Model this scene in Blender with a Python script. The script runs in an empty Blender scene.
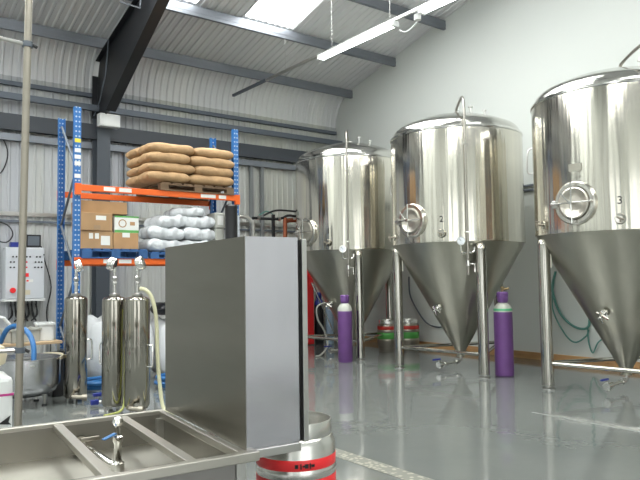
import bpy, bmesh, math, random
from mathutils import Vector, Matrix
random.seed(7)
R_ = math.radians
PI = math.pi
S = bpy.context.scene
COL = S.collection

# ------------------------------------------------------------------ materials
def mat(name, color, rough=0.5, metal=0.0, emit=0.0, ecol=None, bump=None, var=None, spec=None, aniso=0.0, alpha=None, trans=0.0, ior=None):
    m = bpy.data.materials.new(name); m.use_nodes = True
    nt = m.node_tree; b = nt.nodes['Principled BSDF']
    b.inputs['Base Color'].default_value = (*color, 1)
    b.inputs['Roughness'].default_value = rough
    b.inputs['Metallic'].default_value = metal
    if spec is not None: b.inputs['Specular IOR Level'].default_value = spec
    if emit:
        b.inputs['Emission Color'].default_value = (*(ecol or color), 1)
        b.inputs['Emission Strength'].default_value = emit
    if trans: b.inputs['Transmission Weight'].default_value = trans
    tc = nt.nodes.new('ShaderNodeTexCoord')
    def noise(scale, detail=3, rg=.5):
        mp = nt.nodes.new('ShaderNodeMapping'); mp.inputs['Scale'].default_value = scale
        nt.links.new(tc.outputs['Object'], mp.inputs['Vector'])
        n = nt.nodes.new('ShaderNodeTexNoise'); n.inputs['Scale'].default_value = 1; n.inputs['Detail'].default_value = detail
        n.inputs['Roughness'].default_value = rg
        nt.links.new(mp.outputs['Vector'], n.inputs['Vector']); return n
    if var:   # (scale xyz, amount) brightness variation
        n = noise(var[0]); mr = nt.nodes.new('ShaderNodeMapRange')
        mr.inputs['From Min'].default_value = .3; mr.inputs['From Max'].default_value = .7
        mr.inputs['To Min'].default_value = 1 - var[1]; mr.inputs['To Max'].default_value = 1 + var[1]
        nt.links.new(n.outputs['Fac'], mr.inputs['Value'])
        mx = nt.nodes.new('ShaderNodeVectorMath'); mx.operation = 'SCALE'
        mx.inputs[0].default_value = color
        nt.links.new(mr.outputs['Result'], mx.inputs['Scale']); nt.links.new(mx.outputs['Vector'], b.inputs['Base Color'])
    if bump:  # (scale xyz, strength, distance)
        n = noise(bump[0], 2); bp = nt.nodes.new('ShaderNodeBump')
        bp.inputs['Strength'].default_value = bump[1]; bp.inputs['Distance'].default_value = bump[2]
        nt.links.new(n.outputs['Fac'], bp.inputs['Height']); nt.links.new(bp.outputs['Normal'], b.inputs['Normal'])
    return m

M = {}
M['shell'] = mat('tank_shell_steel', (.69,.66,.59), .15, 1, bump=((6,6,.2), .8, .022), var=((9,9,.15), .10))  # vertical colour streaks paint in the reflection stripes of the shell
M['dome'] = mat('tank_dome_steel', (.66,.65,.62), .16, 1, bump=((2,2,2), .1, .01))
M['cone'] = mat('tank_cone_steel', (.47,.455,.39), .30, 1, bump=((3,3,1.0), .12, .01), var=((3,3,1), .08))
M['mring'] = mat('manway_ring_steel', (.62,.60,.55), .24, 1)
M['mdoor'] = mat('manway_door_steel', (.58,.55,.49), .38, 1)
M['pipe'] = mat('satin_pipe_steel', (.42,.40,.36), .3, 1)
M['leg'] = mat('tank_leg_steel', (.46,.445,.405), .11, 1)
M['chrome'] = mat('polished_steel', (.75,.74,.71), .1, 1)
M['steel'] = mat('plain_steel', (.56,.55,.53), .28, 1)
M['sheet'] = mat('brushed_steel_shaded', (.215,.205,.175), .3, 1, bump=((2,2,30), .06, .004), var=((1.5,1.5,8), .06))  # darker copy of the cabinet steel, its dim reflections put into the colour
M['sheet_lit'] = mat('brushed_steel_lit', (.68,.66,.72), .15, 1, bump=((5,5,1.5), .2, .008), var=((5,5,3), .06))  # pale lavender copy of that steel, bright reflections put into the colour
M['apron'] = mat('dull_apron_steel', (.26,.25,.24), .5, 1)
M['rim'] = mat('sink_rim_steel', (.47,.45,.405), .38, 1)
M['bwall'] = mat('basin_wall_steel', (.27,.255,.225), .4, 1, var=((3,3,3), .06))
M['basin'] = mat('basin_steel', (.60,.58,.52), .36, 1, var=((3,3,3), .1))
M['galv'] = mat('galvanised_steel', (.23,.245,.275), .42, .55, var=((2,6,6), .08))
M['railgrey'] = mat('grey_rail_steel', (.13,.15,.18), .5, .3)
M['wpost'] = mat('pale_grey_post', (.24,.25,.255), .5, .2)
M['dark'] = mat('dark_grey_painted_steel', (.055,.062,.075), .5)
M['column'] = mat('charcoal_painted_steel', (.06,.07,.085), .5)
M['black'] = mat('black_painted_steel', (.012,.013,.016), .45)
M['blackp'] = mat('black_plastic', (.012,.012,.014), .4)
M['blue'] = mat('rack_blue_paint', (.018,.10,.34), .45)
M['bluepallet'] = mat('pallet_blue_paint', (.03,.10,.26), .7, var=((8,8,8), .2))
M['orange'] = mat('beam_orange_paint', (.80,.13,.015), .45)
M['label'] = mat('white_label', (.75,.75,.72), .6)
M['yellow'] = mat('yellow_label', (.75,.62,.05), .6)
M['sack'] = mat('brown_paper_sack', (.40,.25,.125), .75, var=((5,5,5), .14), bump=((14,14,14), .5, .02))
M['plastic_sack'] = mat('white_plastic_sack', (.58,.60,.62), .2, bump=((9,9,12), 0.7, .03), var=((4,4,4), .06))
M['bulkbag'] = mat('woven_white_bag', (.72,.73,.74), .7, bump=((8,8,4), .5, .03))
M['card'] = mat('brown_cardboard', (.40,.245,.125), .8, var=((4,4,4), .08))
M['card2'] = mat('pale_cardboard', (.43,.25,.12), .8, var=((4,4,4), .08))
M['tape'] = mat('parcel_tape', (.33,.22,.13), .35)
M['green'] = mat('green_print', (.12,.38,.10), .6)
M['white'] = mat('white_plastic', (.72,.73,.72), .4)
M['whitemetal'] = mat('white_painted_metal', (.70,.71,.70), .4)
M['cream'] = mat('cream_plastic', (.62,.55,.40), .45)
M['magenta'] = mat('magenta_print', (.45,.03,.20), .5)
M['wood'] = mat('weathered_wood', (.16,.10,.055), .8, var=((3,20,20), .25))
M['plywood'] = mat('pale_wood', (.50,.36,.22), .7, var=((3,20,20), .12))
M['skirt'] = mat('orange_brown_board', (.50,.28,.12), .6, var=((6,1.2,6), .3))
M['purple'] = mat('purple_cylinder_paint', (.15,.06,.22), .42, var=((6,6,6), .08))
M['purple2'] = mat('purple_cap', (.17,.075,.26), .4)
M['shoulder'] = mat('pale_cylinder_shoulder', (.52,.53,.47), .4)
M['greenring'] = mat('green_collar', (.10,.45,.22), .45)
M['brass'] = mat('brass', (.36,.27,.15), .3, 1)
M['red'] = mat('red_paint', (.85,.03,.035), .33)
M['pink'] = mat('pale_pink_panel', (.85,.35,.36), .4)
M['kegsteel'] = mat('keg_steel', (.66,.65,.62), .27, 1, var=((6,6,6), .06))
M['kegdull'] = mat('dull_keg_steel', (.34,.31,.26), .4, 1)
M['kegred'] = mat('keg_red_band', (.50,.03,.02), .5)
M['keggreen'] = mat('keg_green_band', (.06,.28,.05), .5)
M['bluehose'] = mat('blue_hose', (.025,.14,.36), .4)
M['bluecap'] = mat('blue_handle', (.02,.035,.25), .4)
M['ltblue'] = mat('pale_blue_paint', (.42,.55,.70), .4)
M['creamhose'] = mat('cream_hose', (.62,.60,.40), .4)
M['ylwhose'] = mat('yellow_green_hose', (.50,.52,.16), .4)
M['greenhose'] = mat('green_hose', (.10,.27,.23), .5)
M['copper'] = mat('copper_pipe', (.40,.13,.07), .35, .8)
M['cabinet'] = mat('grey_enamel', (.58,.60,.64), .42)
M['crate'] = mat('grey_plastic_crate', (.42,.42,.38), .6)
M['beige'] = mat('beige_panel', (.30,.29,.24), .6)
M['text'] = mat('black_print', (.01,.01,.01), .6)
M['dialface'] = mat('gauge_face', (.75,.78,.82), .3)
M['glass'] = mat('hose_glass', (.75,.76,.72), .12, .7)
M['post'] = mat('upright_guard', (.52,.55,.60), .5)

def wall_mat():
    m = mat('white_painted_wall', (.74,.76,.735), .55)
    nt = m.node_tree; b = nt.nodes['Principled BSDF']
    tc = nt.nodes.new('ShaderNodeTexCoord'); n = nt.nodes.new('ShaderNodeTexNoise'); n.inputs['Scale'].default_value = .8
    r = nt.nodes.new('ShaderNodeValToRGB'); r.color_ramp.elements[0].color = (.62,.645,.62,1); r.color_ramp.elements[1].color = (.66,.68,.65,1)
    nt.links.new(tc.outputs['Object'], n.inputs['Vector']); nt.links.new(n.outputs['Fac'], r.inputs['Fac']); nt.links.new(r.outputs['Color'], b.inputs['Base Color'])
    return m
M['wall'] = wall_mat()

def cladding(name, c1, c2, rough=.45):
    # sheet steel cladding with slightly different tone from sheet to sheet (1 m wide) and faint vertical runs
    m = mat(name, c1, rough, .15); nt = m.node_tree; b = nt.nodes['Principled BSDF']
    tc = nt.nodes.new('ShaderNodeTexCoord'); mp = nt.nodes.new('ShaderNodeMapping'); mp.inputs['Scale'].default_value = (1.0,.12,.12)
    n = nt.nodes.new('ShaderNodeTexNoise'); n.inputs['Scale'].default_value = 1; n.inputs['Detail'].default_value = 4
    r = nt.nodes.new('ShaderNodeValToRGB'); r.color_ramp.elements[0].position = .35; r.color_ramp.elements[1].position = .65
    r.color_ramp.elements[0].color = (*c1,1); r.color_ramp.elements[1].color = (*c2,1)
    nt.links.new(tc.outputs['Object'], mp.inputs['Vector']); nt.links.new(mp.outputs['Vector'], n.inputs['Vector'])
    nt.links.new(n.outputs['Fac'], r.inputs['Fac']); nt.links.new(r.outputs['Color'], b.inputs['Base Color'])
    return m
M['clad'] = cladding('wall_cladding', (.45,.46,.49), (.54,.54,.49))
M['roof'] = cladding('roof_cladding', (.68,.68,.70), (.76,.76,.75))

def floor_mat():
    m = bpy.data.materials.new('grey_epoxy_floor'); m.use_nodes = True
    nt = m.node_tree; L = nt.links; b = nt.nodes['Principled BSDF']
    tc = nt.nodes.new('ShaderNodeTexCoord')
    n = nt.nodes.new('ShaderNodeTexNoise'); n.inputs['Scale'].default_value = .7; n.inputs['Detail'].default_value = 5
    r = nt.nodes.new('ShaderNodeValToRGB'); r.color_ramp.elements[0].position = .35; r.color_ramp.elements[1].position = .7
    r.color_ramp.elements[0].color = (.145,.155,.148,1); r.color_ramp.elements[1].color = (.172,.182,.173,1)
    L.new(tc.outputs['Object'], n.inputs['Vector']); L.new(n.outputs['Fac'], r.inputs['Fac'])
    L.new(r.outputs['Color'], b.inputs['Base Color'])
    n2 = nt.nodes.new('ShaderNodeTexNoise'); n2.inputs['Scale'].default_value = 1.3; n2.inputs['Detail'].default_value = 3
    mr = nt.nodes.new('ShaderNodeMapRange'); mr.inputs['To Min'].default_value = .04; mr.inputs['To Max'].default_value = .12
    L.new(tc.outputs['Object'], n2.inputs['Vector']); L.new(n2.outputs['Fac'], mr.inputs['Value']); L.new(mr.outputs['Result'], b.inputs['Roughness'])
    n3 = nt.nodes.new('ShaderNodeTexNoise'); n3.inputs['Scale'].default_value = 3.5; n3.inputs['Detail'].default_value = 2
    bp = nt.nodes.new('ShaderNodeBump'); bp.inputs['Strength'].default_value = .12; bp.inputs['Distance'].default_value = .02
    L.new(tc.outputs['Object'], n3.inputs['Vector']); L.new(n3.outputs['Fac'], bp.inputs['Height']); L.new(bp.outputs['Normal'], b.inputs['Normal'])
    b.inputs['Specular IOR Level'].default_value = .75
    return m
M['floor'] = floor_mat()

def drain_mat():
    m = mat('speckled_drain_filler', (.42,.40,.33), .6); nt = m.node_tree; b = nt.nodes['Principled BSDF']
    tc = nt.nodes.new('ShaderNodeTexCoord'); n = nt.nodes.new('ShaderNodeTexVoronoi'); n.inputs['Scale'].default_value = 22
    r = nt.nodes.new('ShaderNodeValToRGB'); r.color_ramp.elements[0].position = .25; r.color_ramp.elements[1].position = .5
    r.color_ramp.elements[0].color = (.36,.34,.27,1); r.color_ramp.elements[1].color = (.17,.17,.145,1)
    nt.links.new(tc.outputs['Object'], n.inputs['Vector']); nt.links.new(n.outputs['Distance'], r.inputs['Fac']); nt.links.new(r.outputs['Color'], b.inputs['Base Color'])
    return m
M['drain'] = drain_mat()
M['skylight'] = mat('skylight_sheet', (.9,.93,.92), .5, emit=14, ecol=(.97,1,.98))
M['tube'] = mat('lit_diffuser', (1,1,1), .4, emit=9, ecol=(.95,1,.97))

# ------------------------------------------------------------------ mesh builder
class MB:
    def __init__(s): s.v = []; s.f = []; s.sm = []
    def add(s, vs, fs, smooth=False, mtx=None):
        o = len(s.v)
        for p in vs:
            p = Vector(p)
            s.v.append(tuple(mtx @ p) if mtx else tuple(p))
        for f in fs: s.f.append([i + o for i in f]); s.sm.append(smooth)
        return s
    def box(s, x0, x1, y0, y1, z0, z1, bev=0, mtx=None):
        bm = bmesh.new(); bmesh.ops.create_cube(bm, size=1)
        for v in bm.verts: v.co = Vector(((x0+x1)/2 + v.co.x*(x1-x0), (y0+y1)/2 + v.co.y*(y1-y0), (z0+z1)/2 + v.co.z*(z1-z0)))
        if bev: bmesh.ops.bevel(bm, geom=bm.edges[:], offset=bev, segments=2, affect='EDGES', profile=.5)
        bm.verts.index_update()
        s.add([v.co[:] for v in bm.verts], [[v.index for v in f.verts] for f in bm.faces], False, mtx); bm.free(); return s
    def lathe(s, prof, n=32, mtx=None, smooth=True, cap=True):
        vs = []; fs = []
        for r, z in prof:
            for k in range(n):
                a = 2*PI*k/n; vs.append((r*math.cos(a), r*math.sin(a), z))
        m = len(prof)
        for i in range(m-1):
            for k in range(n):
                k2 = (k+1) % n
                fs.append([i*n+k, i*n+k2, (i+1)*n+k2, (i+1)*n+k])
        if cap:
            if prof[0][0] > 1e-5: fs.append([k for k in range(n)][::-1])
            if prof[-1][0] > 1e-5: fs.append([(m-1)*n+k for k in range(n)])
        s.add(vs, fs, smooth, mtx); return s
    def cyl(s, p0, p1, r, n=16, r2=None):
        p0 = Vector(p0); p1 = Vector(p1); d = p1-p0
        q = Vector((0,0,1)).rotation_difference(d.normalized()).to_matrix().to_4x4()
        s.lathe([(r,0),(r if r2 is None else r2, d.length)], n, Matrix.Translation(p0) @ q); return s
    def tube(s, pts, r, n=8, smoothpath=0):
        pts = [Vector(p) for p in pts]
        if smoothpath: pts = catmull(pts, smoothpath)
        N = len(pts); vs = []; fs = []
        t0 = (pts[1]-pts[0]).normalized()
        ref = Vector((0,0,1)) if abs(t0.z) < .9 else Vector((1,0,0))
        nrm = (ref - t0*ref.dot(t0)).normalized()
        for i, p in enumerate(pts):
            t = (pts[min(i+1,N-1)] - pts[max(i-1,0)]).normalized()
            nrm = (nrm - t*nrm.dot(t)).normalized(); bn = t.cross(nrm)
            # widen at mitres
            for k in range(n):
                a = 2*PI*k/n; vs.append(tuple(p + (nrm*math.cos(a) + bn*math.sin(a))*r))
        for i in range(N-1):
            for k in range(n):
                k2 = (k+1) % n; fs.append([i*n+k, i*n+k2, (i+1)*n+k2, (i+1)*n+k])
        fs.append(list(range(n))[::-1]); fs.append([(N-1)*n+k for k in range(n)])
        s.add(vs, fs, True); return s
    def prism(s, poly, p0, p1, axis):   # polygon (a,b) extruded along world axis from p0 to p1
        n = len(poly); vs = []
        for t in (p0, p1):
            for a, b in poly:
                vs.append({'x':(t,a,b), 'y':(a,t,b), 'z':(a,b,t)}[axis])
        fs = [[i, (i+1) % n, n+(i+1) % n, n+i] for i in range(n)] + [list(range(n))[::-1], [n+i for i in range(n)]]
        s.add(vs, fs); return s
    def obj(s, name, material, parent=None, ang=35, loc=None):
        me = bpy.data.meshes.new(name); me.from_pydata(s.v, [], s.f); me.update()
        bm = bmesh.new(); bm.from_mesh(me); bmesh.ops.recalc_face_normals(bm, faces=bm.faces[:]); bm.to_mesh(me); bm.free()
        for p, f in zip(me.polygons, s.sm): p.use_smooth = f
        if any(s.sm): me.set_sharp_from_angle(angle=R_(ang))
        me.materials.append(M[material] if isinstance(material, str) else material)
        o = bpy.data.objects.new(name, me); COL.objects.link(o)
        if parent: o.parent = parent
        if loc: o.location = loc
        return o

def catmull(P, k):
    out = []; n = len(P)
    for i in range(n-1):
        p0 = P[max(i-1,0)]; p1 = P[i]; p2 = P[i+1]; p3 = P[min(i+2,n-1)]
        for j in range(k):
            t = j/k
            out.append(.5*((2*p1) + (p2-p0)*t + (2*p0-5*p1+4*p2-p3)*t*t + (3*p1-p0-3*p2+p3)*t**3))
    out.append(P[-1]); return out

def tag(o, label=None, cat=None, group=None, kind=None):
    if label: o['label'] = label
    if cat: o['category'] = cat
    if group: o['group'] = group
    if kind: o['kind'] = kind
    return o
def thing(name, loc, label, cat, group=None, rz=0):
    o = bpy.data.objects.new(name, None); COL.objects.link(o); o.location = loc; o.rotation_euler = (0,0,rz)
    o.empty_display_size = .1
    return tag(o, label, cat, group)
def dup(o, loc=None, rz=None, label=None, group=None, parent=None):
    c = o.copy(); COL.objects.link(c)
    if parent: c.parent = parent
    for ch in list(o.children): dup(ch, parent=c)
    if loc is not None: c.location = loc
    if rz is not None: c.rotation_euler = (0,0,rz)
    if label: c['label'] = label
    if group: c['group'] = group
    return c
def struct(o): o['kind'] = 'structure'; return o
def text_mesh(txt, size, depth):
    cu = bpy.data.curves.new('t', 'FONT'); cu.body = txt; cu.size = size; cu.extrude = depth; cu.align_x = 'CENTER'; cu.align_y = 'CENTER'
    to = bpy.data.objects.new('t', cu); me = bpy.data.meshes.new_from_object(to)
    bpy.data.objects.remove(to); bpy.data.curves.remove(cu); return me
def text_obj(name, txt, size, mtx, parent, material='text'):
    me = text_mesh(txt, size, .003); me.transform(mtx); me.materials.clear(); me.materials.append(M[material]); me.name = name
    o = bpy.data.objects.new(name, me); COL.objects.link(o); o.parent = parent; return o

XW, YW, XL, YF = 10.8, 13.6, -5.0, -5.0
RIDGE = 3.0
def roofz(y):
    y2 = y if y >= RIDGE else 2*RIDGE - y
    return 6.45 + .243*(12.9 - y2)

# ------------------------------------------------------------------ room shell
struct(MB().box(XL-.3, XW+.3, YF-.3, YW+.3, -.2, 0).obj('floor', 'floor'))
apron = MB().box(-40, XL-.3, -40, 40, -.25, -.02); apron.box(XL-.3, 40, -40, YF-.3, -.25, -.02)
M['concrete'] = mat('outside_concrete', (.42,.41,.39), .8)
struct(apron.obj('trim_1', 'concrete'))

# gable walls follow the roof line
def gable(x0, x1, name, hole=None):
    m = MB()
    if not hole:
        m.prism([(YF,0),(YW,0),(YW,roofz(12.9)-.1),(12.9,roofz(12.9)+.15),(RIDGE,roofz(RIDGE)+.15),(YF,roofz(YF)+.15)], x0, x1, 'x')
    else:
        y0, y1, h = hole
        m.prism([(YF,0),(y0,0),(y0,h),(y1,h),(y1,0),(YW,0),(YW,roofz(12.9)-.1),(12.9,roofz(12.9)+.15),(RIDGE,roofz(RIDGE)+.15),(YF,roofz(YF)+.15)], x0, x1, 'x')
    return m
struct(gable(XW, XW+.2, 'wall_right').obj('wall_right', 'wall'))
struct(gable(XL-.2, XL, 'wall_left', (-3.6, .6, 4.6)).obj('wall_left', 'wall'))
fw = MB(); HZ = roofz(YF)
fw.box(XL, -1.5, YF-.2, YF, 0, HZ); fw.box(3.0, XW, YF-.2, YF, 0, HZ); fw.box(-1.5, 3.0, YF-.2, YF, 4.2, HZ)
struct(fw.obj('wall_front', 'wall'))
struct(MB().box(XW-.045, XW, YF, YW-.05, 0, .13).obj('baseboard_right', 'skirt'))

def rib_xs(x0, x1, pitch=.155, h=.02):
    xs = []; x = x0
    while x < x1:
        xs += [(x, 0), (x+pitch*.55, 0), (x+pitch*.68, h), (x+pitch*.87, h)]; x += pitch
    xs.append((x1, 0)); return [(min(a, x1), b) for a, b in xs]
def sheet(path, x0, x1, skip=None):
    # path of (y, z, ny, nz): ribs rise along the normal
    xs = rib_xs(x0, x1); m = MB(); n = len(xs); vs = []; fs = []
    for (y, z, ny, nz) in path:
        for (x, h) in xs: vs.append((x, y + ny*h, z + nz*h))
    for i in range(len(path)-1):
        for j in range(n-1):
            if skip and skip((xs[j][0]+xs[j+1][0])/2, (path[i][0]+path[i+1][0])/2): continue
            fs.append([i*n+j, i*n+j+1, (i+1)*n+j+1, (i+1)*n+j])
    m.add(vs, fs); return m
struct(sheet([(YW,0,-1,0),(YW,3,-1,0),(YW,5.62,-1,0)], XL, XW).obj('wall_back', 'clad'))
sl = math.atan(.243)
path = []
cr = .95; yc = YW - cr; zc = 5.62
for k in range(0, 13):
    a = (PI/2 - sl) * k/12
    path.append((yc + cr*math.cos(a), zc + cr*math.sin(a), -math.cos(a), -math.sin(a)))
last = path[-1]
dz = last[1] - (6.45 + .243*(12.9-last[0]))
def rz2(y): return roofz(y) + dz
for y in (11.25, 9.65, 7.5, 5.0, RIDGE): path.append((y, rz2(y), -math.sin(sl), -math.cos(sl)))
SKX = [-4.4, -2.2, 0.0, 2.2, 4.4, 6.6]
def in_sky(x, y): return (5.0 < y < 11.25 or -2.6 < y < 0) and any(a < x < a+1.16 for a in SKX)
cl = sheet(path, XL, XW, in_sky)
path2 = [(y, rz2(y), math.sin(sl), -math.cos(sl)) for y in (RIDGE, 0, -2.6, YF)]
cl.add(*[(lambda m: (m.v, m.f))(sheet(path2, XL, XW, in_sky))][0])
struct(cl.obj('ceiling', 'roof'))
for i, a in enumerate(SKX):
    m = MB(); vs = []; th = .01
    for y in (11.25, 5.0):
        for x in (a-.02, a+1.18): vs.append((x, y, rz2(y)+.02))
    vs += [(p[0], p[1], p[2]+th) for p in vs]
    m.add(vs, [[0,1,3,2],[4,6,7,5],[0,4,5,1],[2,3,7,6],[0,2,6,4],[1,5,7,3]])
    struct(m.obj('window_%d' % (i+1), 'skylight'))
    m = MB(); vs = [(x, y, rz2(y)+.02) for y in (0, -2.6) for x in (a-.02, a+1.18)]; vs += [(p[0], p[1], p[2]+th) for p in vs]
    m.add(vs, [[0,1,3,2],[4,6,7,5],[0,4,5,1],[2,3,7,6],[0,2,6,4],[1,5,7,3]])
    struct(m.obj('window_%d' % (i+7), 'skylight'))  # unseen glowing panels on the front slope, added to light the left wall

# drain channel and joints let into the floor
struct(MB().box(3.66, 3.84, -4, 5.6, 0, .003).obj('trim_2', 'drain'))
M['joint'] = mat('pale_floor_joint', (.28,.29,.275), .35)
struct(MB().box(6.575, 6.605, -4, 4.7, 0, .002).obj('trim_3', 'joint'))

# purlins
def zed(y, z, h=.2, fl=.07, t=.012):
    # C section in (y, z)
    return [(y,z),(y+fl,z),(y+fl,z+t),(y+t,z+t),(y+t,z+h-t),(y+fl,z+h-t),(y+fl,z+h),(y,z+h)]
names = ['lowest roof purlin above the curved eave', 'second roof purlin up, at the lower end of the skylights', 'third roof purlin up, crossing above the lit light fitting',
         'fourth roof purlin up, nearly out of the top of the picture']
for i, y in enumerate([12.9, 11.26, 9.65, 8.03, 6.4, 4.8]):
    m = MB(); m.prism(zed(y-.03, rz2(y)-.26), XL, XW, 'x')
    m.prism([(y-.035, rz2(y)-.19), (y-.03, rz2(y)-.19), (y-.03, rz2(y)-.14), (y-.035, rz2(y)-.14)], XL, XW, 'x')
    o = m.obj('roof_purlin', 'galv')
    tag(o, 'galvanised steel ' + (names[i] if i < 4 else 'roof purlin near the ridge, %s' % ('just past the fourth' if i == 4 else 'highest of all')), 'roof beam', 'galvanised roof purlins')

# unseen posts added on the left wall to put dark stripes in tank reflections
for y in (1.6, 5.2, 8.8, 12.0):
    tag(MB().box(XL+.01, XL+.23, y-.11, y+.11, 0, rz2(y)-.3).obj('reflection_post', 'dark'), 'unseen dark post added for tank reflections on the left wall at %s' % {1.6:'the side of the open doorway',5.2:'the middle of the wall',8.8:'two thirds along the wall',12.0:'the back corner'}[y], 'post')
# portal frame: column and haunched rafter as two things
c = thing('steel_column', (4.4, 13.3, 0), 'dark grey steel column against the corrugated back wall behind the brown sacks', 'column')
for n_, b_ in (('flange', (-.135,.135,-.15,-.13)), ('flange', (-.135,.135,.13,.15)), ('web', (-.008,.008,-.13,.13))):
    MB().box(b_[0], b_[1], b_[2], b_[3], 0.012, 4.95).obj(n_, 'column', c)
MB().box(-.18,.18,-.2,.2,0,.012).obj('base_plate', 'column', c)
r = thing('roof_rafter', (4.37, 13.3, 4.95), 'black haunched steel rafter rising from the column to the roof', 'roof beam')
zt = lambda y: rz2(y) - .27
top = [(13.45, 5.7), (13.3, zt(13.0)-.1), (12.9, zt(12.9)), (RIDGE, zt(RIDGE))]
bot = [(13.15, 4.952), (12.66, 4.98), (12.0, 5.34), (10.11, 6.31), (9.2, zt(9.2)-.42), (RIDGE, zt(RIDGE)-.42)]
poly = [(13.45, 4.952)] + top + bot[::-1]
m = MB(); m.prism([(a-13.3, b-4.95) for a, b in poly], -.012, .012, 'x'); m.obj('web', 'black', r)
def flange(pts, th, name):
    up = [(a, b) for a, b in pts]; dn = [(a, b+th) for a, b in pts][::-1]
    MB().prism([(a-13.3, b-4.95) for a, b in up+dn], -.10, .10, 'x').obj(name, 'black', r)
flange(bot[1:], -.02, 'bottom_flange'); flange(top[1:], -.02, 'top_flange')
m = MB(); m.box(-.12,.12,.13,.15,.002,.9); m.obj('end_plate', 'black', r)
MB().tube([(-.14,-.9,1.35),(-.14,-.75,.72),(-.14,-.4,.25),(-.14,-.05,.02)], .012).obj('fly_brace', 'railgrey', r)
m = MB(); m.tube([(-.13,-2.5,1.42),(-.35,-2.1,1.62)], .014); m.tube([(-.13,-2.5,1.42),(-.13,-2.6,1.85)], .014); m.obj('purlin_brace', 'galv', r)
wb = thing('junction_box', (4.46, 13.05, 4.72), 'white box fixed across the top of the dark steel column', 'box')
MB().box(-.21,.21,-.1,.09,0,.26,.012).obj('body', 'whitemetal', wb); MB().box(-.19,.19,-.106,-.1,.02,.24).obj('cover', 'white', wb)

# horizontal rails of the back wall
def rail(name, y0, y1, z0, z1, mm, label, x0=XL, x1=XW, cat='wall rail', rib=True):
    m = MB()
    if rib: m.prism([(y0,z0),(y1,z0),(y1,z0+.015),(y0+.015,z0+.015),(y0+.015,z1-.015),(y1,z1-.015),(y1,z1),(y0,z1)], x0, x1, 'x')
    else: m.box(x0, x1, y0, y1, z0, z1, .01)
    return tag(m.obj(name, mm), label, cat)
rail('wall_rail', YW-.1, YW-.0, 5.42, 5.5, 'railgrey', 'upper thin grey rail along the curved eave of the back wall', x1=10.75)
rail('wall_rail', 13.32, 13.42, 5.1, 5.22, 'railgrey', 'lower thin grey rail just under the curved eave, ending on the white wall')
rail('eaves_beam', 13.38, 13.5, 4.52, 4.83, 'dark', 'thick dark grey beam running along the back wall behind the sacks', cat='beam')
rail('wall_rail', 13.45, YW-.04, 4.33, 4.46, 'galv', 'pale silver rail directly beneath the thick dark beam')
rail('wall_rail', YW-.07, YW-.034, 2.88, 2.96, 'steel', 'slim bright rail across the back wall above the control cabinet')
rail('wall_rail', YW-.07, YW-.034, 2.76, 2.80, 'railgrey', 'slim dark rail just under the slim bright rail of the back wall')
for (x, z0, z1, lab) in ((5.0, 3.0, 4.33, 'thin grey post on the back wall left of the brown sacks'), (8.1, 0, 4.33, 'left one of two thin grey wall posts right of the rack'), (8.4, 0, 4.33, 'right one of two thin grey wall posts right of the rack')):
    tag(MB().box(x-.04, x+.04, YW-.12, YW-.034, z0, z1).obj('wall_post', 'wpost'), lab, 'wall post')

# ------------------------------------------------------------------ lights on a trunking
LX = 7.59
tr = thing('lighting_trunking', (LX, 9, 5.95), 'slim metal lighting trunking hung under the sloping roof', 'light rail')
m = MB().box(-.022,.022,-6, 4.45, .0,.05); m.obj('rail', 'steel', tr)
MB().box(-.027,.027,3.0,4.47,-.004,.054).obj('end_sleeve', 'railgrey', tr)
for y in (11.24, 9.63, 8.01, 4.78):
    z = rz2(y)-.26-5.95
    w = MB().tube([(0, y-9, .05), (0, y-9, z+.02)], .004).obj('suspension_wire', 'steel', tr)
# the trunking ends against its last hanger; twin batten lights below
def fixture(y0, y1, label):
    t = thing('strip_light', (LX, (y0+y1)/2, 5.95), label, 'light', 'lit strip lights on the trunking')
    L = (y1-y0)/2
    m = MB(); m.box(-.07,.07,-L,L,-.03,0,.006); m.obj('housing', 'whitemetal', t)
    m = MB(); m.prism([(-.075,-.03),(.075,-.03),(.065,-.075),(.03,-.095),(-.03,-.095),(-.065,-.075)], -L+.03, L-.03, 'y'); m.obj('diffuser', 'tube', t)
    for s in (-1,1): MB().box(-.077,.077,s*L-.03,s*L+.03,-.097,0,.006).obj('end_cap', 'white', t)
    return t
fixture(7.9, 9.98, 'lit white strip light under the trunking, the fully visible one')
fixture(5.0, 7.25, 'lit white strip light at the top edge of the picture, partly cut off')
jb = tag(MB().lathe([(0,0),(.06,.0),(.06,.09),(.04,.1),(0,.1)], 16, Matrix.Translation((LX+.09, 7.45, 5.84))).obj('ceiling_rose', 'white'), 'small round white junction box with looped cable beside the strip lights', 'electrical box')
m = MB().tube([(0,0,.08),(.1,.05,.1),(.12,.2,.0),(.02,.3,-.1),(-.06,.38,-.06)], .012, 8, 6)
cb = m.obj('cable', 'white', None); cb.parent = jb; cb.location = (LX+.09, 7.45, 5.84)

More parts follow.
